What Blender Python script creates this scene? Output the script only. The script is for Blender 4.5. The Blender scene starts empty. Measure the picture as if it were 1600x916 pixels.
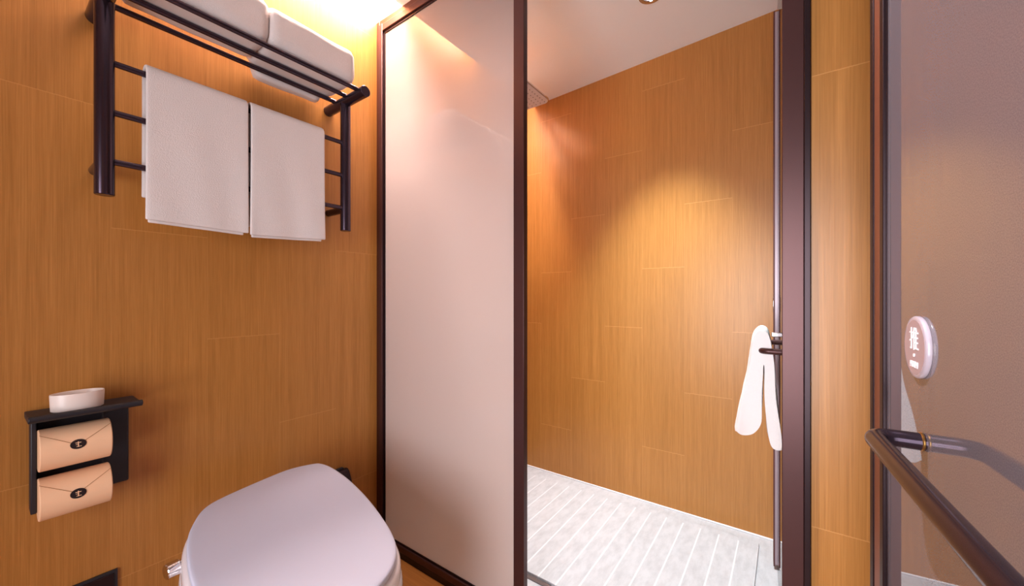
import bpy, bmesh, math, random
from mathutils import Vector, Matrix
random.seed(3)
S = bpy.context.scene
COL = S.collection
PI = math.pi

# ------------------------------------------------------------------ camera
H = 1.05
cam_d = bpy.data.cameras.new('camera'); cam = bpy.data.objects.new('camera', cam_d); COL.objects.link(cam)
cam_d.sensor_width = 36; cam_d.lens = 13.5; cam_d.shift_y = 0.00375
cam_d.clip_start = 0.02
cam.location = (0, 0, H)
cam.rotation_euler = (PI / 2, 0, math.atan(430 / 600) - PI / 2)
S.camera = cam

# ------------------------------------------------------------------ light / exposure
S.view_settings.view_transform = 'Standard'; S.view_settings.look = 'None'
S.view_settings.gamma = 1; S.view_settings.use_curve_mapping = False
S.view_settings.exposure = 0.98
w = bpy.data.worlds.new('world'); S.world = w; w.use_nodes = True
w.node_tree.nodes['Background'].inputs[0].default_value = (1, .9, .85, 1)
w.node_tree.nodes['Background'].inputs[1].default_value = 0.05

def ceil_z(y): return 2.283 - 0.047 * y

def lamp(name, kind, loc, power, color, rot=(0, 0, 0), size=.1, size_y=None, spot=1.6, blend=.6, radius=.03):
    l = bpy.data.lights.new(name, kind); l.energy = power; l.color = color
    if kind == 'AREA':
        l.size = size
        if size_y: l.shape = 'RECTANGLE'; l.size_y = size_y
    if kind == 'SPOT': l.spot_size = spot; l.spot_blend = blend; l.shadow_soft_size = radius
    if kind == 'POINT': l.shadow_soft_size = radius
    o = bpy.data.objects.new(name, l); COL.objects.link(o); o.location = loc; o.rotation_euler = rot
    return o
WARM = (1.0, .77, .68); SOFT = (1.0, .90, .86); COOL = (.86, .98, 1.0)
# strip of warm light hidden in the cove above the left wall
lamp('cove_strip', 'AREA', (.90, 1.335, 2.425), 34, WARM, (0, 0, 0), 1.0, .11)
# downlight in the shower
lamp('shower_spot', 'SPOT', (1.58, .45, 2.245), 126, COOL, (0, -math.radians(3), 0), spot=math.radians(69), blend=1, radius=.03)
# downlight of the dry area
lamp('door_spot', 'SPOT', (.55, .50, 2.25), 52, (.94, .94, 1), (-math.radians(23), 0, 0), spot=math.radians(46), blend=.5, radius=.012)
# unseen soft fill added behind the camera to lift walls and towels
v = lamp('rear_fill', 'AREA', (-1.2, .25, .95), 12.3, (.93, .94, 1.0), (0, -PI / 2, 0), 1.3, .8)
v.data.spread = math.radians(120)

# ------------------------------------------------------------------ materials
def lin(c):
    return tuple(((v / 255) / 12.92 if v / 255 <= .04045 else (((v / 255) + .055) / 1.055) ** 2.4) for v in c) + (1,)
def mat(name, rgb, rough=.5, metal=0, spec=.5, coat=0, coat_rough=.03, ior=None, bump=None, rough_noise=None):
    m = bpy.data.materials.new(name); m.use_nodes = True; nt = m.node_tree
    p = nt.nodes['Principled BSDF']
    p.inputs['Base Color'].default_value = lin(rgb); p.inputs['Roughness'].default_value = rough
    p.inputs['Metallic'].default_value = metal; p.inputs['Specular IOR Level'].default_value = spec
    p.inputs['Coat Weight'].default_value = coat; p.inputs['Coat Roughness'].default_value = coat_rough
    if ior: p.inputs['IOR'].default_value = ior
    tc = nt.nodes.new('ShaderNodeTexCoord')
    nz = nt.nodes.new('ShaderNodeTexNoise')
    nt.links.new(tc.outputs['Object'], nz.inputs['Vector'])
    if bump:
        sc, st, dist = bump
        nz.inputs['Scale'].default_value = sc; nz.inputs['Detail'].default_value = 4
        b = nt.nodes.new('ShaderNodeBump'); b.inputs['Strength'].default_value = st; b.inputs['Distance'].default_value = dist
        nt.links.new(nz.outputs['Fac'], b.inputs['Height']); nt.links.new(b.outputs['Normal'], p.inputs['Normal'])
    else:
        nz.inputs['Scale'].default_value = 4; nz.inputs['Detail'].default_value = 1
        mr = nt.nodes.new('ShaderNodeMapRange')
        mr.inputs['To Min'].default_value = max(0, rough - .012); mr.inputs['To Max'].default_value = rough + .012
        nt.links.new(nz.outputs['Fac'], mr.inputs['Value']); nt.links.new(mr.outputs['Result'], p.inputs['Roughness'])
    return m

def wood_mat(name, axis, z0, u0=0.0, dark=(147, 94, 36), light=(199, 137, 70), vertical=True, grain=1.0, joint=.36):
    """wood-look porcelain boards 0.2025 x 0.915 m set upright, joints stepping down by a third"""
    m = bpy.data.materials.new(name); m.use_nodes = True; nt = m.node_tree; N = nt.nodes; L = nt.links
    p = N['Principled BSDF']
    tc = N.new('ShaderNodeTexCoord'); sx = N.new('ShaderNodeSeparateXYZ'); L.new(tc.outputs['Object'], sx.inputs[0])
    def mth(op, a, b=None, c=None):
        n = N.new('ShaderNodeMath'); n.operation = op
        for i, v in enumerate((a, b, c)):
            if v is None: continue
            if isinstance(v, (int, float)): n.inputs[i].default_value = v
            else: L.new(v, n.inputs[i])
        return n.outputs[0]
    U = sx.outputs[axis]; V = sx.outputs['Z'] if vertical else sx.outputs['X' if axis == 'Y' else 'Y']
    u = mth('DIVIDE', mth('SUBTRACT', U, u0), .2025)
    k = mth('FLOOR', u); fu = mth('FRACT', u)
    # vertical coordinate inside a board
    v = mth('DIVIDE', mth('ADD', mth('SUBTRACT', V, z0), mth('MULTIPLY', k, .305)), .915)
    fv = mth('FRACT', v); kv = mth('FLOOR', v)
    # joints
    du = mth('MULTIPLY', mth('MINIMUM', fu, mth('SUBTRACT', 1.0, fu)), .2025)
    dv = mth('MULTIPLY', mth('MINIMUM', fv, mth('SUBTRACT', 1.0, fv)), .915)
    ju = mth('LESS_THAN', du, .0006); jv = mth('LESS_THAN', dv, .0011)
    jt = mth('MAXIMUM', mth('MULTIPLY', ju, .16), mth('MULTIPLY', jv, joint))
    # board random
    wn = N.new('ShaderNodeTexWhiteNoise'); wn.noise_dimensions = '2D'
    cb = N.new('ShaderNodeCombineXYZ'); L.new(k, cb.inputs[0]); L.new(kv, cb.inputs[1]); L.new(cb.outputs[0], wn.inputs['Vector'])
    # grain
    def nz(su, sv, det, off):
        c = N.new('ShaderNodeCombineXYZ')
        L.new(mth('MULTIPLY', U, su), c.inputs[0]); L.new(mth('MULTIPLY', V, sv), c.inputs[1])
        L.new(mth('MULTIPLY', wn.outputs['Value'], 0 if off == 0 else off), c.inputs[2])
        n = N.new('ShaderNodeTexNoise'); n.inputs['Scale'].default_value = 1; n.inputs['Detail'].default_value = det
        n.inputs['Roughness'].default_value = .65
        L.new(c.outputs[0], n.inputs['Vector']); return n.outputs['Fac']
    g1 = nz(430 * grain, 5 * grain, 3, 8); g2 = nz(60 * grain, .8, 3, 5); g3 = nz(170 * grain, 12 * grain, 2, 3)
    g = mth('ADD', mth('ADD', mth('MULTIPLY', g1, .50), mth('MULTIPLY', g2, .34)), mth('MULTIPLY', g3, .16))
    g = mth('ADD', g, mth('MULTIPLY', mth('SUBTRACT', wn.outputs['Value'], .5), .035))
    rp = N.new('ShaderNodeValToRGB'); L.new(g, rp.inputs[0])
    e = rp.color_ramp.elements
    e[0].position = .22; e[0].color = lin(dark); e[1].position = .76; e[1].color = lin(light)
    md = e.new(.50); md.color = lin(tuple((a * .45 + b * .55) for a, b in zip(dark, light)))
    mx = N.new('ShaderNodeMix'); mx.data_type = 'RGBA'; L.new(jt, mx.inputs['Factor'])
    L.new(rp.outputs[0], mx.inputs['A']); mx.inputs['B'].default_value = lin((236, 176, 108))
    L.new(mx.outputs['Result'], p.inputs['Base Color'])
    p.inputs['Roughness'].default_value = .36; p.inputs['Specular IOR Level'].default_value = .5
    b = N.new('ShaderNodeBump'); b.inputs['Strength'].default_value = .12; b.inputs['Distance'].default_value = .0006
    L.new(g1, b.inputs['Height']); L.new(b.outputs[0], p.inputs['Normal'])
    return m

M = {}
M['wood_back'] = wood_mat('wood_board_back', 'Y', -.025 + .915)      # normals along X
M['wood_left'] = wood_mat('wood_board_left', 'X', .618, u0=.0, joint=.22)
M['wood_strip'] = wood_mat('wood_board_jamb', 'Y', .888 - .305, u0=-.1925, grain=.8, joint=.3)
M['wood_floor'] = wood_mat('wood_board_floor', 'X', .3, vertical=False, dark=(150, 96, 44), light=(190, 130, 66))
M['paint'] = mat('ceiling_paint', (250, 250, 249), .7, bump=(60, .05, .001))
M['bronze'] = mat('brushed_bronze', (76, 47, 46), .38, .55)
M['bronze_mid'] = mat('deep_bronze', (92, 60, 52), .3, .8)
M['bronze_dark'] = mat('dark_bronze', (44, 28, 32), .35, .6)
M['bronze_red'] = mat('reddish_bronze', (150, 96, 74), .4, .7)
M['black_metal'] = mat('black_nickel', (78, 66, 78), .22, .85)
M['chrome'] = mat('chrome', (225, 220, 222), .12, 1)
M['alu'] = mat('aluminium_profile', (196, 176, 184), .35, .25)
M['alu_dark'] = mat('seal_gasket', (96, 52, 50), .5, 0)
M['ceramic'] = mat('glazed_ceramic', (232, 226, 230), .12, 0, .5, coat=.6, coat_rough=.04)
M['lid'] = mat('satin_white_lid', (206, 212, 234), .25, 0, .5)
M['dish'] = mat('matte_ceramic', (238, 224, 216), .35)
M['towel_bright'] = mat('lighter_terry', (250, 248, 248), .95, bump=(420, .5, .0025))  # terry in a lighter base colour, for the hand towel
M['towel'] = mat('white_terry', (228, 220, 218), .95, bump=(420, .55, .0025))
M['towel_line'] = mat('towel_hem', (225, 208, 204), .95, bump=(300, .6, .002))
M['black'] = mat('black_plastic', (30, 28, 36), .5, bump=(150, .12, .001))
M['seal_blk'] = mat('seal_sticker', (38, 26, 28), .35)
M['kraft'] = mat('kraft_wrap', (246, 200, 160), .6, bump=(200, .08, .0006))
M['kraft_line'] = mat('kraft_fold', (168, 112, 66), .7)
M['stone'] = None
M['white_print'] = mat('white_print', (250, 248, 250), .5)
M['bead'] = mat('silicone_bead', (226, 222, 226), .4)
M['brass'] = mat('brass_washer', (150, 112, 60), .35, .9)
M['grey_slot'] = mat('drain_steel', (130, 122, 124), .35, .7)

def stone(name, stripes):
    m = bpy.data.materials.new(name); m.use_nodes = True; nt = m.node_tree; N = nt.nodes; L = nt.links
    p = N['Principled BSDF']; tc = N.new('ShaderNodeTexCoord')
    n = N.new('ShaderNodeTexNoise'); n.inputs['Scale'].default_value = 14; n.inputs['Detail'].default_value = 8; n.inputs['Roughness'].default_value = .7
    mp = N.new('ShaderNodeMapping'); mp.inputs['Scale'].default_value = (1, 2.4, 1)
    L.new(tc.outputs['Object'], mp.inputs[0]); L.new(mp.outputs[0], n.inputs['Vector'])
    r = N.new('ShaderNodeValToRGB'); r.color_ramp.elements[0].position = .33; r.color_ramp.elements[0].color = lin((178, 177, 182))
    r.color_ramp.elements[1].position = .6; r.color_ramp.elements[1].color = lin((196, 195, 200)); L.new(n.outputs['Fac'], r.inputs[0])
    out = r.outputs[0]
    if stripes:
        sx = N.new('ShaderNodeSeparateXYZ'); L.new(tc.outputs['Object'], sx.inputs[0])
        a = N.new('ShaderNodeMath'); a.operation = 'SUBTRACT'; L.new(sx.outputs['Y'], a.inputs[0]); a.inputs[1].default_value = .0965 - .0365
        b = N.new('ShaderNodeMath'); b.operation = 'PINGPONG'; L.new(a.outputs[0], b.inputs[0]); b.inputs[1].default_value = .0365
        c = N.new('ShaderNodeMapRange'); L.new(b.outputs[0], c.inputs['Value'])
        c.inputs['From Min'].default_value = .0325; c.inputs['From Max'].default_value = .0345
        # stripes stop short of the slab's far edge
        d_ = N.new('ShaderNodeMath'); d_.operation = 'LESS_THAN'; L.new(sx.outputs['X'], d_.inputs[0]); d_.inputs[1].default_value = 1.895
        e_ = N.new('ShaderNodeMath'); e_.operation = 'MULTIPLY'; L.new(c.outputs[0], e_.inputs[0]); L.new(d_.outputs[0], e_.inputs[1])
        f_ = N.new('ShaderNodeMath'); f_.operation = 'MULTIPLY'; L.new(e_.outputs[0], f_.inputs[0]); f_.inputs[1].default_value = .8
        mx = N.new('ShaderNodeMix'); mx.data_type = 'RGBA'; L.new(f_.outputs[0], mx.inputs['Factor'])
        L.new(out, mx.inputs['A']); mx.inputs['B'].default_value = lin((222, 221, 226)); out = mx.outputs['Result']
        bp = N.new('ShaderNodeBump'); bp.invert = True; bp.inputs['Strength'].default_value = .4; bp.inputs['Distance'].default_value = .002
        L.new(e_.outputs[0], bp.inputs['Height']); L.new(bp.outputs[0], p.inputs['Normal'])
    L.new(out, p.inputs['Base Color']); p.inputs['Roughness'].default_value = .4
    return m
M['stone'] = stone('pale_stone', False); M['stone_ribbed'] = stone('pale_grooved_stone', True)

def frosted(name):
    """glass with a frosted film that gets denser towards the floor"""
    m = bpy.data.materials.new(name); m.use_nodes = True; nt = m.node_tree; N = nt.nodes; L = nt.links
    N.remove(N['Principled BSDF']); out = N['Material Output']
    tc = N.new('ShaderNodeTexCoord'); sx = N.new('ShaderNodeSeparateXYZ'); L.new(tc.outputs['Object'], sx.inputs[0])
    r = N.new('ShaderNodeValToRGB'); mr = N.new('ShaderNodeMapRange')
    mr.inputs['From Min'].default_value = 1.35; mr.inputs['From Max'].default_value = 2.2
    L.new(sx.outputs['Z'], mr.inputs['Value']); L.new(mr.outputs[0], r.inputs[0])
    e = r.color_ramp.elements; e[0].position = 0; e[0].color = (.97,) * 3 + (1,); e[1].position = 1; e[1].color = (.36,) * 3 + (1,)
    for pos, v in ((.25, .94), (.5, .78), (.75, .50)):
        q = e.new(pos); q.color = (v, v, v, 1)
    tr = N.new('ShaderNodeBsdfTransparent'); tr.inputs[0].default_value = (.97, .96, .95, 1)
    df = N.new('ShaderNodeBsdfDiffuse'); df.inputs[0].default_value = lin((244, 232, 230))
    tl = N.new('ShaderNodeBsdfTranslucent'); tl.inputs[0].default_value = lin((250, 238, 232))
    m1 = N.new('ShaderNodeMixShader'); m1.inputs[0].default_value = .55; L.new(df.outputs[0], m1.inputs[1]); L.new(tl.outputs[0], m1.inputs[2])
    m2 = N.new('ShaderNodeMixShader'); L.new(r.outputs[0], m2.inputs[0]); L.new(tr.outputs[0], m2.inputs[1]); L.new(m1.outputs[0], m2.inputs[2])
    gl = N.new('ShaderNodeBsdfGlossy'); gl.inputs['Roughness'].default_value = .012
    fr = N.new('ShaderNodeFresnel'); fr.inputs[0].default_value = 1.5
    m3 = N.new('ShaderNodeMixShader'); L.new(fr.outputs[0], m3.inputs[0]); L.new(m2.outputs[0], m3.inputs[1]); L.new(gl.outputs[0], m3.inputs[2])
    L.new(m3.outputs[0], out.inputs[0])
    return m
M['frost'] = frosted('gradient_frosted_glass')

def clear(name, milk=0, col=(250, 250, 250)):
    m = bpy.data.materials.new(name); m.use_nodes = True; nt = m.node_tree; N = nt.nodes; L = nt.links
    N.remove(N['Principled BSDF']); out = N['Material Output']
    tr = N.new('ShaderNodeBsdfTransparent'); tr.inputs[0].default_value = (.95, .97, .96, 1)
    df = N.new('ShaderNodeBsdfDiffuse'); df.inputs[0].default_value = lin(col)
    nz = N.new('ShaderNodeTexNoise'); nz.inputs['Scale'].default_value = 2
    m1 = N.new('ShaderNodeMixShader'); m1.inputs[0].default_value = milk; L.new(tr.outputs[0], m1.inputs[1]); L.new(df.outputs[0], m1.inputs[2])
    gl = N.new('ShaderNodeBsdfGlossy'); gl.inputs['Roughness'].default_value = .01
    fr = N.new('ShaderNodeFresnel'); fr.inputs[0].default_value = 1.5
    m3 = N.new('ShaderNodeMixShader'); L.new(fr.outputs[0], m3.inputs[0]); L.new(m1.outputs[0], m3.inputs[1]); L.new(gl.outputs[0], m3.inputs[2])
    L.new(m3.outputs[0], out.inputs[0]); return m
M['clear'] = clear('clear_glass')

def backpainted(name):
    m = bpy.data.materials.new(name); m.use_nodes = True; nt = m.node_tree; N = nt.nodes; L = nt.links
    N.remove(N['Principled BSDF']); out = N['Material Output']
    nz = N.new('ShaderNodeTexNoise'); nz.inputs['Scale'].default_value = 900; nz.inputs['Detail'].default_value = 2
    tc = N.new('ShaderNodeTexCoord'); L.new(tc.outputs['Object'], nz.inputs['Vector'])
    r = N.new('ShaderNodeValToRGB'); L.new(nz.outputs['Fac'], r.inputs[0])
    r.color_ramp.elements[0].position = .35; r.color_ramp.elements[0].color = lin((106, 98, 104)); r.color_ramp.elements[1].position = .65; r.color_ramp.elements[1].color = lin((122, 113, 117))
    df = N.new('ShaderNodeBsdfDiffuse'); L.new(r.outputs[0], df.inputs[0])
    gl = N.new('ShaderNodeBsdfGlossy'); gl.inputs['Roughness'].default_value = .015
    fr = N.new('ShaderNodeFresnel'); fr.inputs[0].default_value = 1.55
    ad = N.new('ShaderNodeMath'); ad.operation = 'ADD'; ad.inputs[1].default_value = .10; L.new(fr.outputs[0], ad.inputs[0])
    m3 = N.new('ShaderNodeMixShader'); L.new(ad.outputs[0], m3.inputs[0]); L.new(df.outputs[0], m3.inputs[1]); L.new(gl.outputs[0], m3.inputs[2])
    L.new(m3.outputs[0], out.inputs[0]); return m
M['door_glass'] = backpainted('tinted_satin_glass')

def emit(name, col, st):
    m = bpy.data.materials.new(name); m.use_nodes = True; nt = m.node_tree
    p = nt.nodes['Principled BSDF']; p.inputs['Emission Color'].default_value = col + (1,); p.inputs['Emission Strength'].default_value = st
    return m
M['led'] = emit('lamp_lens', (.75, .75, 1.0), .6)

# ------------------------------------------------------------------ mesh helpers
def link(name, bm, m, parent=None, smooth=True, bevel=0, seg=2, auto=40):
    me = bpy.data.meshes.new(name); bmesh.ops.recalc_face_normals(bm, faces=bm.faces); bm.to_mesh(me); bm.free()
    if m: me.materials.append(m)
    o = bpy.data.objects.new(name, me); COL.objects.link(o)
    if parent:
        o.parent = parent; o.matrix_parent_inverse = Matrix.Identity(4)
        # meshes are written in world metres: shift them into the parent's frame
        inv = world(parent).inverted()
        me.transform(inv)
    if smooth:
        for f in me.polygons: f.use_smooth = True
        me.set_sharp_from_angle(angle=math.radians(auto))
    if bevel:
        b = o.modifiers.new('bevel', 'BEVEL'); b.width = bevel; b.segments = seg; b.limit_method = 'ANGLE'; b.angle_limit = math.radians(40)
    return o
def world(o):
    mtx = Matrix.LocRotScale(o.location, o.rotation_euler, o.scale)
    return (world(o.parent) @ mtx) if o.parent else mtx
def thing(name, label, cat, loc=(0, 0, 0), rz=0, group=None):
    o = bpy.data.objects.new(name, None); COL.objects.link(o); o.location = loc; o.rotation_euler = (0, 0, rz)
    o.empty_display_size = .05
    if label: o['label'] = label; o['category'] = cat
    if group: o['group'] = group
    return o
def tag(o, label, cat, group=None):
    o['label'] = label; o['category'] = cat
    if group: o['group'] = group
    return o
def struct(o): o['kind'] = 'structure'; return o
def bx(bm, x0, x1, y0, y1, z0, z1, mtx=None):
    vs = [bm.verts.new((x, y, z)) for x in (x0, x1) for y in (y0, y1) for z in (z0, z1)]
    for f in ((0, 1, 3, 2), (4, 6, 7, 5), (0, 4, 5, 1), (2, 3, 7, 6), (0, 2, 6, 4), (1, 5, 7, 3)): bm.faces.new([vs[i] for i in f])
    if mtx: bmesh.ops.transform(bm, matrix=mtx, verts=vs)
    return vs
def box(x0, x1, y0, y1, z0, z1, mtx=None):
    bm = bmesh.new(); bx(bm, x0, x1, y0, y1, z0, z1, mtx); return bm
def tube(bm, pts, r, n=20, caps=True):
    pts = [Vector(p) for p in pts]; rings = []; up = None
    rs = r if isinstance(r, (list, tuple)) else [r] * len(pts)
    for i, p in enumerate(pts):
        t = (pts[min(i + 1, len(pts) - 1)] - pts[max(i - 1, 0)]).normalized()
        if up is None: up = t.orthogonal().normalized()
        up = (up - t * up.dot(t)).normalized(); s = t.cross(up)
        rings.append([bm.verts.new(p + (up * math.cos(a) + s * math.sin(a)) * rs[i]) for a in [2 * PI * j / n for j in range(n)]])
    for a, b in zip(rings, rings[1:]):
        for j in range(n): bm.faces.new((a[j], a[(j + 1) % n], b[(j + 1) % n], b[j]))
    if caps: bm.faces.new(rings[0]); bm.faces.new(rings[-1])
    return bm
def rod(p0, p1, r, n=24):
    """cylinder with small rounded-off rims"""
    p0, p1 = Vector(p0), Vector(p1); d = (p1 - p0).normalized(); e = min(.0015, r * .2)
    return tube(bmesh.new(), [p0, p0 + d * e, p1 - d * e, p1], [r - e, r, r, r - e], n)
def corner_path(pts, rad, n=8):
    """polyline with rounded corners"""
    pts = [Vector(p) for p in pts]; out = [pts[0]]
    for a, b, c in zip(pts, pts[1:], pts[2:]):
        d1 = (a - b).normalized(); d2 = (c - b).normalized()
        p1 = b + d1 * rad; p2 = b + d2 * rad
        for i in range(n + 1):
            t = i / n; out.append(p1 * (1 - t) ** 2 + b * 2 * t * (1 - t) + p2 * t * t)
    out.append(pts[-1]); return out
def prism(bm, outline, z0, z1, f=None):
    """outline [(a,b)], f maps (a,b,h)->xyz"""
    f = f or (lambda a, b, h: (a, b, h))
    lo = [bm.verts.new(f(a, b, z0)) for a, b in outline]; hi = [bm.verts.new(f(a, b, z1)) for a, b in outline]
    n = len(outline)
    for i in range(n): bm.faces.new((lo[i], lo[(i + 1) % n], hi[(i + 1) % n], hi[i]))
    bm.faces.new(lo); bm.faces.new(hi); return bm
def loft(bm, rings, cap0=True, cap1=True):
    R = [[bm.verts.new(p) for p in r] for r in rings]; n = len(R[0])
    for a, b in zip(R, R[1:]):
        for i in range(n): bm.faces.new((a[i], a[(i + 1) % n], b[(i + 1) % n], b[i]))
    if cap0: bm.faces.new(R[0])
    if cap1: bm.faces.new(R[-1])
    return bm
def catmull(pts, n=8):
    out = []; N = len(pts)
    for i in range(N):
        p0, p1, p2, p3 = (Vector(pts[(i + k) % N]) for k in (-1, 0, 1, 2))
        for j in range(n):
            t = j / n
            out.append(tuple(.5 * ((2 * p1) + (p2 - p0) * t + (2 * p0 - 5 * p1 + 4 * p2 - p3) * t * t + (3 * p1 - p0 - 3 * p2 + p3) * t ** 3)))
    return out
def rrect(x0, x1, y0, y1, r, n=8):
    o = []
    for cx, cy, a0 in ((x1 - r, y1 - r, 0), (x0 + r, y1 - r, 90), (x0 + r, y0 + r, 180), (x1 - r, y0 + r, 270)):
        for i in range(n + 1):
            a = math.radians(a0 + 90 * i / n); o.append((cx + r * math.cos(a), cy + r * math.sin(a)))
    return o

# ------------------------------------------------------------------ setting
D = 1.418; B = 2.0; ZT = 2.46
struct(link('floor', box(-1.35, .992, -.75, D, -.06, 0), M['wood_floor'], smooth=False))
struct(link('wall_left', box(-1.35, 2.1, D, D + .08, -.06, ZT), M['wood_left'], smooth=False))
struct(link('wall_back', box(B, B + .08, -.3, D, -.06, ZT), M['wood_back'], smooth=False))
# wall block between the shower and the door, faced with wood board
struct(link('wall_right', box(.990, 1.04, -.75, -.0398, 0, ZT), M['wood_strip'], smooth=False))
struct(link('wall_shower', box(1.04, B, -.30, -.052, -.0, ZT), M['wood_left'], smooth=False))
struct(link('wall_rear', box(-1.43, -1.35, -.75, D, -.06, ZT), M['wood_back'], smooth=False))
struct(link('wall_side', box(-1.35, -.14, -.75, -.21, 0, ZT), M['wood_left'], smooth=False))
struct(link('wall_corridor', box(-1.35, .992, -.83, -.75, -.06, ZT), M['wood_left'], smooth=False))
# dropped ceiling ends short of the left wall, leaving the light cove
bm = bmesh.new(); ye = 1.262
pts = [(x, y, ceil_z(y) + t) for x in (-1.35, B) for y in (-.75, ye) for t in (0, .028)]
vs = [bm.verts.new(p) for p in pts]
for f in ((0, 1, 3, 2), (4, 6, 7, 5), (0, 4, 5, 1), (2, 3, 7, 6), (0, 2, 6, 4), (1, 5, 7, 3)): bm.faces.new([vs[i] for i in f])
struct(link('ceiling', bm, M['paint'], smooth=False))
struct(link('ceiling_cove', box(-1.43, 2.08, -.83, D + .08, ZT, ZT + .05), M['paint'], smooth=False))
# shower floor: border, raised grooved slab, drain slot, threshold
struct(link('floor_shower', box(.992, B, -.052, D, -.06, .0), M['stone'], smooth=False))
struct(link('trim_1', tube(bmesh.new(), [(B - .003, -.052, .003), (B - .003, D, .003)], .004, 8), M['bead']))
slab = tag(link('grooved_floor_slab', box(1.218, 1.922, .096, 1.33, 0.0, .010), M['stone_ribbed'], bevel=.002),
           'large pale stone slab with parallel grooves raised on the shower floor', 'shower slab')
struct(link('trim_2', box(1.196, 1.212, -.05, D, -.001, .004), M['grey_slot'], smooth=False))

# ------------------------------------------------------------------ shower screen (fixed frosted pane in a bronze frame)
G0, G1 = .99, 1.010
scr = thing('shower_screen', 'tall frosted glass shower screen in a bronze frame beside the toilet', 'shower screen', (G0, D, 0))
zt = 2.212
link('wall_channel', box(G0 + .001, G1, 1.398, D, 0, zt), M['bronze_mid'], scr, bevel=.001)
link('wall_stile', box(G0 - .003, G1, 1.375, 1.397, .03, zt - .02), M['bronze'], scr, bevel=.0015)
link('top_channel', box(G0 + .001, G1, .702, 1.397, 2.190, zt), M['bronze_mid'], scr, bevel=.001)
link('top_rail', box(G0 - .003, G1, .702, 1.375, 2.162, 2.189), M['bronze'], scr, bevel=.0015)
link('bottom_rail', box(G0 - .003, G1, .702, 1.375, .028, .052), M['bronze'], scr, bevel=.0015)
link('bottom_channel', box(G0, G1, .702, 1.398, 0, .027), M['bronze_dark'], scr, bevel=.001)
link('post', box(G0 - .003, 1.008, .6625, .702, 0, 2.249), M['bronze'], scr, bevel=.0015)
bm = bmesh.new(); bx(bm, G0 + .004, G0 + .012, 1.366, 1.375, .052, 2.162); bx(bm, G0 + .004, G0 + .012, .70, 1.375, 2.153, 2.162); bx(bm, G0 + .004, G0 + .012, .70, 1.375, .052, .058)
link('glazing_bead', bm, M['bronze_dark'], scr, smooth=False)
gp = link('glass_pane', box(G0 + .008, G0 + .014, .700, 1.374, .052, 2.162), M['frost'], scr, smooth=False)
gp.data.materials.append(M['clear'])                     # the film is on the room side, the other faces are bare glass
for f in gp.data.polygons: f.material_index = 0 if f.normal.x < -.5 else 1
link('header_rail', box(G0, 1.008, .009, .6625, 2.20, 2.249), M['bronze'], scr, bevel=.0015)

# door post on the right of the opening
pst = thing('shower_door_post', 'wide brown bronze post at the right side of the shower opening', 'door post', (G0, -.01, 0))
link('face_plate', box(G0 - .004, G1, -.028, .009, 0, 2.27), M['bronze'], pst, bevel=.0012)
link('side_channel', box(G0 - .012, G1, -.0385, -.028, 0, 2.27), M['bronze_dark'], pst, bevel=.001)

# ------------------------------------------------------------------ hinged glass shower door, swung inward, seen edge-on
hx, hy = 1.035, -.012
ex, ey = 1.83, .030
ang = math.atan2(ey - hy, ex - hx); Ld = math.hypot(ex - hx, ey - hy)
sd = thing('shower_door', 'glass shower door swung open and seen edge on behind the bronze post', 'shower door', (hx, hy, 0), ang)
SM = Matrix.Translation((hx, hy, 0)) @ Matrix.Rotation(ang, 4, 'Z')
def sbox(a0, a1, b0, b1, z0, z1): return box(a0, a1, b0, b1, z0, z1, SM)
link('glass_pane', sbox(.02, Ld - .03, -.004, .004, .02, 2.15), M['clear'], sd, smooth=False)
link('edge_profile', sbox(Ld - .034, Ld, -.020, .013, .015, 2.15), M['alu'], sd, bevel=.002)
for q, (b0, b1) in enumerate(((-.0135, -.0105), (-.003, -.0005), (.0105, .0150))):
    link('rubber_seal', sbox(Ld - .040, Ld + .002, b0, b1, .012, 2.15), M['alu_dark'], sd, smooth=False)
link('hinge_profile', sbox(0, .026, -.009, .009, .015, 2.15), M['alu'], sd, bevel=.002)
# U-shaped towel bar on the door
zb = .908; b_off = .059
p = [SM @ Vector(v) for v in ((.168, .004, zb), (.168, b_off, zb), (.42, b_off, zb), (.42, .004, zb))]
link('towel_bar', tube(bmesh.new(), corner_path(p, .020), .0078, 20), M['bronze'], sd)
link('bracket', sbox(.262, .276, .004, .034, .938, .951), M['chrome'], sd, bevel=.002)
link('latch_plate', sbox(Ld - .03, Ld - .02, .013, .017, .99, 1.05), M['chrome'], sd, bevel=.002)

# hand towel folded over the bar
def towel_loop():
    px = [(.136, .633), (.117, .74), (.104, .81), (.094, .885), (.087, .925), (.074, .947), (.058, .950), (.044, .935), (.037, .89),
          (.032, .84), (.026, .76), (.018, .68), (.012, .60), (.020, .585), (.038, .590), (.048, .625), (.053, .70), (.0565, .78), (.0585, .835),
          (.0615, .838), (.0620, .78), (.0630, .70), (.0680, .655), (.090, .622), (.118, .612), (.134, .620)]
    return catmull([(a * .859, H + (b - H) * .859) for a, b in px], 4)
tl = towel_loop()
bm = bmesh.new(); rings = []
cyy = sum(a for a, b in tl) / len(tl); czz = sum(b for a, b in tl) / len(tl)
for i, X in enumerate((1.207, 1.211, 1.220, 1.25, 1.30, 1.34, 1.37, 1.378, 1.382)):
    s = (-.010, -.004, 0, 0, 0, 0, 0, -.004, -.010)[i]
    ring = []
    for j, (a, b) in enumerate(tl):
        t0, t1 = tl[j - 1], tl[(j + 1) % len(tl)]
        tx, ty = t1[0] - t0[0], t1[1] - t0[1]; l = math.hypot(tx, ty) or 1
        nx, ny = -ty / l, tx / l   # candidate normal
        sg = 1
        ring.append((X, a + (cyy - a) * (.0 if s == 0 else -s * 6) + (X - 1.220) * .0528 + .0015 * math.sin(X * 60 + b * 30), b + (czz - b) * (0 if s == 0 else -s * 2.2)))
    rings.append(ring)
loft(bm, rings)
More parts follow.
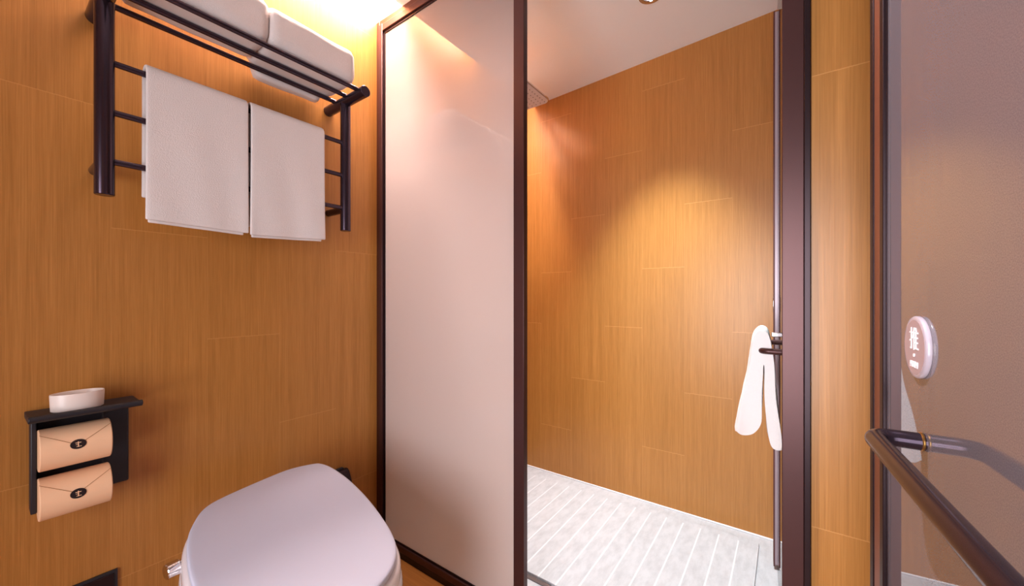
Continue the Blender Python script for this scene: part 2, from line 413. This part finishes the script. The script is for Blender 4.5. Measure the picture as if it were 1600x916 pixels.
ht = thing('hand_towel', 'white hand towel draped over the short bar of the glass shower door', 'towel', (1.3, .055, .908))
link('terry_cloth', bm, M['towel_bright'], ht, auto=60)

# ------------------------------------------------------------------ towel rack
XL, XR, YR = .175, .779, 1.30
rk = thing('towel_rack', 'black metal wall rack with a rod shelf and three rungs holding white towels', 'towel rack', (.477, D, 1.29))
for x in (XL, XR):
    link('upright', rod((x, YR, 1.288), (x, YR, 1.75), .0175, 32), M['black_metal'], rk)
    link('shelf_bracket', rod((x, 1.176, 1.757), (x, D, 1.753), .0185, 32), M['black_metal'], rk)
    link('wall_mount', rod((x, YR, 1.367), (x, D, 1.367), .0125, 24), M['black_metal'], rk)
for z in (1.604, 1.487, 1.370): link('rung', rod((XL, YR, z), (XR, YR, z), .0075, 18), M['black_metal'], rk)
for y in (1.214, 1.287, 1.359): link('shelf_rod', rod((XL, y, 1.771), (XR, y, 1.771), .0075, 18), M['black_metal'], rk)

# folded bath towels on the shelf
def bath_towel(x0, x1, y0, y1, z0, z1, label, sag=False):
    t = thing('bath_towel', label, 'towel', ((x0 + x1) / 2, (y0 + y1) / 2, z0), group='bath towels on the rack shelf')
    bm = bmesh.new(); rings = []; rr = .034
    prof = rrect(y0, y1, z0, z1, rr, 8)
    xs = [x0 + (x1 - x0) * k / 24 for k in range(25)]
    cy, cz = (y0 + y1) / 2, (z0 + z1) / 2
    for x in xs:
        e = min(x - x0, x1 - x); sh = 1 - .10 * max(0, 1 - e / .018) ** 2
        rings.append([(x, cy + (a - cy) * sh + .0015 * math.sin(x * 37 + b * 50), (cz + (b - cz) * sh + .0018 * math.sin(x * 29 + a * 40)) if b > z0 + .01 else b + (1 - sh) * .08) for a, b in prof])
    loft(bm, rings); link('folded_cloth', bm, M['towel'], t, auto=60)
    if not sag: return t
    # the back edge sags a little between the last rod and the wall
    bm = bmesh.new(); rings = []
    pr = rrect(1.371, 1.411, 1.756, 1.815, .012, 5)
    for x in [x0 + .014 + (x1 - x0 - .038) * k / 16 for k in range(17)]:
        e = min(x - x0 - .014, x1 - .024 - x); sh = 1 - .5 * max(0, 1 - e / .02) ** 2
        rings.append([(x, 1.391 + (a - 1.391) * sh, 1.815 + (b - 1.815) * sh + .002 * math.sin(x * 30)) for a, b in pr])
    loft(bm, rings); link('loose_fold', bm, M['towel'], t, auto=60)
    return t
bath_towel(.205, .490, 1.205, 1.365, 1.779, 1.907, 'folded white bath towel on the left half of the rack shelf')
bath_towel(.494, .760, 1.205, 1.392, 1.779, 1.899, 'folded white bath towel on the right half of the rack shelf', True)

# hand towels hanging over the top rung
def hung_towel(x0, x1, zb_, zback, label, seed, slant=0):
    t = thing('hung_towel', label, 'towel', ((x0 + x1) / 2, YR, 1.604), group='towels hanging from the rack rung')
    def sheet(name, yoff, th, zf, zbk, xa, xb):
        path = []
        nn = 26
        for k in range(nn + 1): path.append((YR - yoff, zf + (1.604 - zf) * k / nn))
        for k in range(1, 8):
            a = PI * k / 8; path.append((YR - yoff * math.cos(a), 1.604 + yoff * math.sin(a)))
        for k in range(nn + 1): path.append((YR + yoff, 1.604 + (zbk - 1.604) * k / nn))
        bm = bmesh.new(); nx = 22; grid = []
        for i in range(nx + 1):
            x = xa + (xb - xa) * i / nx; row = []
            for j, (y, z) in enumerate(path):
                dn = (1.604 - z) / .37
                wv = .0030 * dn * math.sin((x - xa) * 21 + seed) + .0015 * dn * math.sin((x - xa) * 55 + seed * 2 + z * 9)
                zz = z + (slant * (i / nx) if j < nn / 2 else 0) * max(0, 1 - j / 12)
                xx = x + (.002 * dn * dn * (1 if i > nx / 2 else -1) * (abs(i - nx / 2) / (nx / 2)) ** 3)
                row.append(bm.verts.new((xx, y - wv, zz)))
            grid.append(row)
        for a, b in zip(grid, grid[1:]):
            for j in range(len(path) - 1): bm.faces.new((a[j], b[j], b[j + 1], a[j + 1]))
        o = link(name, bm, M['towel'], t, auto=80)
        s = o.modifiers.new('thick', 'SOLIDIFY'); s.thickness = th; s.offset = 0
        b = o.modifiers.new('round', 'BEVEL'); b.width = th * .42; b.segments = 3; b.limit_method = 'ANGLE'; b.angle_limit = math.radians(50)
        return o
    sheet('inner_fold', .0120, .0065, zb_ - .006, zback, x0 + .006, x1 - .010)
    sheet('outer_fold', .0200, .0080, zb_, zback + .02, x0, x1)
hung_towel(.243, .463, 1.240, 1.28, 'white hand towel hanging from the rack rung, the left one of the pair', 1.0, -.004)
hung_towel(.470, .690, 1.232, 1.26, 'white hand towel hanging from the rack rung, the right one of the pair', 2.6, .012)

# ------------------------------------------------------------------ paper holder
ph = thing('paper_holder', 'black double toilet paper holder with a shelf mounted on the wood wall', 'paper holder', (.15, D, .57))
link('back_plate', box(.075, .234, D - .010, D, .568, .775), M['black'], ph, bevel=.003)
bm = bmesh.new(); prism(bm, catmull([(D, .7745), (1.375, .7755), (1.335, .7765), (1.313, .778), (1.305, .7865), (1.313, .793), (1.335, .7875), (1.375, .787), (D, .787)], 4), .064, .243, lambda a, b, h: (h, a, b))
link('shelf', bm, M['black'], ph, bevel=.0015)
link('side_arm', box(.070, .079, D - .055, D - .01, .565, .776), M['black'], ph, bevel=.002)
link('roll_bracket', box(.079, .188, D - .0185, D - .010, .585, .765), M['black'], ph, bevel=.004)
def paper_roll(z, label, sz):
    t = thing('paper_roll', label, 'toilet paper', (.135, 1.352, z), group='wrapped rolls in the black holder')
    R_ = .046; cy = 1.352
    link('wrapped_roll', rod((.0795, cy, z), (.190, cy, z), R_, 48), M['kraft'], t, bevel=0)
    # flap edges of the paper wrap meeting in a point under the sticker
    def on(x, a, r=R_ + .0004): return (x, cy - r * math.cos(a), z + r * math.sin(a))
    bm = bmesh.new()
    a_tip = .18; a_top = 1.02
    for xa in (.0800, .1895):
        n = 10; prev = None
        for i in range(n + 1):
            u = i / n; x = xa + (.135 - xa) * u; a = a_top + (a_tip - a_top) * (u ** .9)
            q = (bm.verts.new(on(x, a)), bm.verts.new(on(x, a - .028)))
            if prev: bm.faces.new((prev[0], q[0], q[1], prev[1]))
            prev = q
    link('flap_edge', bm, M['kraft_line'], t, smooth=False)
    # oval sticker
    bm = bmesh.new(); rows = []
    ctr = bm.verts.new(on(.135, sz, R_ + .0012)); ring = []
    for k in range(28):
        an = 2 * PI * k / 28; ring.append(bm.verts.new(on(.135 + .0125 * math.cos(an), sz + .0105 / R_ * math.sin(an), R_ + .0009)))
    for k in range(28): bm.faces.new((ctr, ring[k], ring[(k + 1) % 28]))
    st = link('round_sticker', bm, M['seal_blk'], t)
    bm = bmesh.new()
    def quad(xa, xb, aa, ab):
        bm.faces.new([bm.verts.new(on(x_, a_, R_ + .0018)) for x_, a_ in ((xa, aa), (xb, aa), (xb, ab), (xa, ab))])
    quad(.1342, .1358, sz - .13, sz + .12); quad(.1305, .1395, sz + .05, sz + .08); quad(.1320, .1400, sz - .12, sz - .095); quad(.1310, .1360, sz - .02, sz + .0)
    link('emblem', bm, M['kraft'], st, smooth=False)
paper_roll(.707, 'kraft wrapped toilet roll with dark seal, the upper one in the black holder', .20)
paper_roll(.598, 'kraft wrapped toilet roll with dark seal, the lower one hanging in the black holder', .14)

# oval dish
bm = bmesh.new(); cxd, cyd, zd = .139, 1.352, .787
def ell(a, b, z, n=48): return [(cxd + a * math.cos(2 * PI * i / n), cyd + b * math.sin(2 * PI * i / n), z) for i in range(n)]
loft(bm, [ell(.038, .024, zd + .0005), ell(.042, .0275, zd + .003), ell(.0425, .0285, zd + .012), ell(.0435, .0295, zd + .038), ell(.0430, .029, zd + .0405), ell(.0415, .0275, zd + .0405), ell(.0408, .0268, zd + .038), ell(.039, .025, zd + .008), ell(.03, .018, zd + .006)])
tag(link('oval_dish', bm, M['dish'], None, auto=35), 'small oval white dish standing on the black paper holder shelf', 'dish')

# wall plate with chrome button, low beside the paper holder
wp = thing('valve_plate', 'dark square wall plate with a chrome disc low on the wood wall', 'wall plate', (.165, D, .30))
link('plate', box(.118, .214, D - .006, D, .249, .345), M['black'], wp, bevel=.001)
link('inner_frame', box(.124, .207, D - .0085, D - .005, .256, .338), M['bronze_dark'], wp, bevel=.001)
link('chrome_disc', rod((.166, D - .020, .293), (.166, D - .008, .293), .026, 40), M['chrome'], wp)

# black box behind the toilet
bb = thing('wall_box', 'small dark box mounted low on the wall behind the toilet lid', 'wall box', (.80, D, .36))
bm = bmesh.new(); prism(bm, [(D, .2), (D, .377), (D - .018, .380), (D - .03, .372), (D - .05, .33), (D - .06, .2)], .735, .850, lambda a, b, h: (h, a, b))
link('housing', bm, M['bronze_dark'], bb, bevel=.005, seg=3)
link('cover_lip', box(.735, .835, D - .012, D, .378, .384), M['black'], bb, bevel=.001)

# ------------------------------------------------------------------ toilet
tt = thing('toilet', 'white smart toilet with closed lid and chrome side knob against the wood wall', 'toilet', (.45, 1.0, 0))
LO = [(.650, 1.268), (.586, 1.287), (.518, 1.283), (.398, 1.262), (.345, 1.237), (.307, 1.182), (.284, 1.128), (.267, 1.060), (.255, .985), (.2505, .91), (.256, .84),
      (.278, .775), (.320, .724), (.375, .698), (.430, .690), (.485, .696), (.540, .716), (.584, .757), (.612, .812), (.634, .885), (.652, .96), (.666, 1.04), (.675, 1.123), (.676, 1.20), (.668, 1.245)]
LO = catmull(LO, 5)
cxl, cyl = .465, .985
def scaled(f, o, dy=0): return [(cxl + (a - cxl) * f + o * 0, cyl + (b - cyl) * f) for a, b in LO]
def inset(d):
    out = []
    n = len(LO)
    for i, (a, b) in enumerate(LO):
        p, q = LO[(i - 2) % n], LO[(i + 2) % n]; tx, ty = q[0] - p[0], q[1] - p[1]; l = math.hypot(tx, ty) or 1
        nx, ny = ty / l, -tx / l
        if nx * (a - cxl) + ny * (b - cyl) < 0: nx, ny = -nx, -ny
        out.append((a - nx * d, b - ny * d))
    return out
def lz(y): return .375 + .1 * y
bm = bmesh.new(); rings = []
for d_, dz in ((.010, -.016), (.001, -.016), (0, -.014), (0, -.005), (.0012, -.0022), (.004, -.0006), (.010, .0000)):
    rings.append([(a, b, lz(b) + dz) for a, b in inset(d_)])
for f, dz in ((.8, .0018), (.5, .0032), (.2, .004)):
    rings.append([(cxl + (a - cxl) * f, cyl + (b - cyl) * f, lz(cyl + (b - cyl) * f) + dz) for a, b in inset(.010)])
loft(bm, rings); link('lid', bm, M['lid'], tt, auto=60)
# seat ring under the lid
bm = bmesh.new(); rings = []
for d_, dz in ((.004, -.020), (-.004, -.0225), (-.009, -.032), (-.010, -.050), (-.001, -.054)):
    rings.append([(a, b, lz(b) + dz) for a, b in inset(d_)])
loft(bm, rings); link('seat', bm, M['ceramic'], tt, auto=50)
# ceramic body tapering to the floor
bm = bmesh.new(); rings = []
for d_, zf in ((-.003, .885), (-.011, .87), (-.014, .83), (-.012, .70), (.004, .45), (.03, .20), (.042, .05), (.042, 0)):
    rings.append([(a + (0 if zf > .6 else 0), b + (.6 - zf) * .12 * max(0, (b < 1.0)) * (1.0 - b) * 3 if zf < .6 else b, lz(b) * zf) for a, b in inset(d_)])
loft(bm, rings); link('bowl', bm, M['ceramic'], tt, auto=50)
link('rear_housing', box(.40, .62, 1.18, D - .001, .0, .38), M['ceramic'], tt, bevel=.02, seg=4)
kc = Vector((.272, 1.128, .436)); kd = Vector((-1, -.12, 0)).normalized()
link('knob_collar', rod(kc + kd * -.02, kc + kd * .003, .0125, 28), M['chrome'], tt)
ko = link('side_knob', rod(kc + kd * .003, kc + kd * .027, .0165, 32), M['chrome'], tt); ko['label'] = 'chrome knob'

# ------------------------------------------------------------------ shower head on its column
sh = thing('rain_shower', 'square rain shower head on a wall column behind the frosted screen', 'shower', (1.481, D, 1.0))
bm = bmesh.new(); prism(bm, rrect(1.315, 1.625, .930, 1.215, .035), 1.998, 2.006)
link('head_plate', bm, M['chrome'], sh, bevel=.0015)
M['nozzle'] = mat('nozzle_face', (218, 208, 214), .35)
bm = bmesh.new(); prism(bm, rrect(1.319, 1.621, .934, 1.211, .032), 1.9955, 1.998)
face = link('spray_face', bm, M['nozzle'], sh)
bm = bmesh.new()
for i in range(13):
    for j in range(11):
        x = 1.34 + i * .0218; y = .955 + j * .0235
        tube(bm, [(x, y, 1.9935), (x, y, 1.996)], .0022, 6)
nz_ = link('nozzles', bm, M['grey_slot'], face)
nz_['kind'] = 'stuff'
link('arm', tube(bmesh.new(), corner_path([(1.481, 1.36, .95), (1.481, 1.36, 2.098), (1.481, 1.075, 2.098), (1.481, 1.075, 2.005)], .03), .010, 20), M['chrome'], sh)
for z in (1.9, 1.0): link('wall_fixing', rod((1.481, 1.36, z), (1.481, D, z), .012), M['chrome'], sh)
link('mixer_body', rod((1.37, 1.36, .95), (1.59, 1.36, .95), .022), M['chrome'], sh)

# recessed downlights
def downlight(x, y, label):
    z = ceil_z(y)
    t = thing('downlight', label, 'ceiling light', (x, y, z))
    bm = bmesh.new(); n = 40; rings = []
    for r, dz in ((.030, .004), (.034, -.003), (.046, -.004), (.048, .001)):
        rings.append([(x + r * math.cos(2 * PI * i / n), y + r * math.sin(2 * PI * i / n), z + dz) for i in range(n)])
    loft(bm, rings, False, False); link('trim_ring', bm, M['chrome'], t)
    bm = bmesh.new(); bm.faces.new([bm.verts.new((x + .031 * math.cos(2 * PI * i / n), y + .031 * math.sin(2 * PI * i / n), z - .001)) for i in range(n)])
    link('lens', bm, M['led'], t, smooth=False)
downlight(1.575, .445, 'round recessed downlight in the shower ceiling at the top edge')

# ------------------------------------------------------------------ entrance door with satin glass, pull handle and push sign
A = math.radians(4); Cc = .151
DO = Vector((.673, -Cc + math.tan(A) * .673, 0))           # far edge of the glass
DM = Matrix.Translation(DO) @ Matrix.Rotation(A + PI, 4, 'Z')   # local x: from the jamb towards the viewer, local -y: into the room
dr = bpy.data.objects.new('door_1', None); COL.objects.link(dr); dr.matrix_world = DM; dr.location = DO; dr.rotation_euler = (0, 0, A + PI)
struct(dr)
def dl(v): return DM @ Vector(v)
def dbox(a0, a1, b0, b1, z0, z1): return box(a0, a1, b0, b1, z0, z1, DM)
link('door_glass', dbox(0, .93, 0, .010, .01, 2.235), M['door_glass'], dr, smooth=False)
link('edge_strip', dbox(-.005, 0, -.001, .012, .01, 2.235), M['bronze_dark'], dr)
# bronze stile along the free edge
link('stile', dbox(-.051, -.019, -.0025, .011, .01, 2.235), M['bronze_red'], dr, bevel=.001)
for a0, a1 in ((-.066, -.051), (-.019, -.005)): link('stile_bead', dbox(a0, a1, -.004, .012, .01, 2.235), M['bronze_dark'], dr, bevel=.001)
# handle
lx = .117; hz = .9035; off = -.0395
pth = corner_path([(lx, 0, hz), (lx, off, hz), (lx + .5, off, hz), (lx + .5, 0, hz)], .019, 10)
link('pull_handle', tube(bmesh.new(), [dl(v) for v in pth], .0086, 32), M['black_metal'], dr)
for x in (lx, lx + .5): link('handle_washer', rod(dl((x, -.004, hz)), dl((x, 0, hz)), .0093, 28), M['brass'], dr)
# push sign
sx_, sz_ = .1065, .998
def onglass(r, n=64): return [(sx_ + r * math.cos(2 * PI * i / n), sz_ + r * math.sin(2 * PI * i / n)) for i in range(n)]
M['acrylic'] = mat('frosted_acrylic', (172, 150, 156), .35, coat=.3)
M['acrylic_edge'] = mat('acrylic_edge', (186, 174, 184), .25, coat=.3)
bm = bmesh.new()
loft(bm, [[dl((a, h, b)) for a, b in onglass(r)] for r, h in ((.0317, 0), (.0320, -.0006), (.0320, -.0030), (.0312, -.0040), (.0280, -.0042))])
pp = link('push_plate', bm, M['acrylic_edge'], dr, auto=50)
bm = bmesh.new(); loft(bm, [[dl((a, h, b)) for a, b in onglass(r)] for r, h in ((.0280, -.0040), (.0280, -.0044))])
link('sign_face', bm, M['acrylic'], pp)
def text(body, size, zc, name, bold=.0):
    cu = bpy.data.curves.new(name, 'FONT'); cu.body = body; cu.size = size; cu.align_x = 'CENTER'; cu.extrude = .0004; cu.offset = bold
    tmp = bpy.data.objects.new(name, cu); COL.objects.link(tmp)
    dg = bpy.context.evaluated_depsgraph_get(); me = bpy.data.meshes.new_from_object(tmp.evaluated_get(dg))
    bpy.data.objects.remove(tmp)
    xs = [v.co.x for v in me.vertices] or [0]; ys = [v.co.y for v in me.vertices] or [0]
    mx_, my_ = (min(xs) + max(xs)) / 2, (min(ys) + max(ys)) / 2
    for v in me.vertices:
        x, y, z = v.co; v.co = dl((sx_ + (x - mx_), -.0046 - z, zc + (y - my_)))
    bm = bmesh.new(); bm.from_mesh(me)
    return link(name, bm, M['white_print'], pp, smooth=False)
text('PUSH', .0090, sz_ - .0180, 'push_lettering', .0001)
bm = bmesh.new(); rr = .0018
prism(bm, [(sx_ + rr * math.cos(i * PI / 10), sz_ - .0085 + rr * math.sin(i * PI / 10)) for i in range(20)], -.0043, -.0050, lambda a, b, h: dl((a, h, b)))
link('print_dot', bm, M['white_print'], pp)
# the character, stroke by stroke, in a 100 x 100 field
SZ = .0245; bm = bmesh.new()
def stroke(x0, y0, x1, y1, wd=6.0):
    a = Vector((x0, y0)); b = Vector((x1, y1)); d = (b - a).normalized(); n = Vector((-d.y, d.x)) * wd / 2
    prism(bm, [tuple(q) for q in (a + n, b + n, b - n, a - n)], -.0043, -.0050, lambda u, v, h: dl((sx_ + (u - 50) / 100 * SZ, h, sz_ + .0085 + (50 - v) / 100 * SZ)))
stroke(2, 24, 36, 24); stroke(20, 3, 20, 92); stroke(20, 92, 9, 90); stroke(2, 60, 36, 46)
stroke(55, 3, 38, 42); stroke(50, 24, 50, 97); stroke(68, 4, 76, 20)
stroke(50, 24, 96, 24); stroke(50, 45, 92, 45); stroke(50, 66, 92, 66); stroke(50, 90, 98, 90); stroke(72, 24, 72, 90)
link('push_character', bm, M['white_print'], pp, smooth=False)
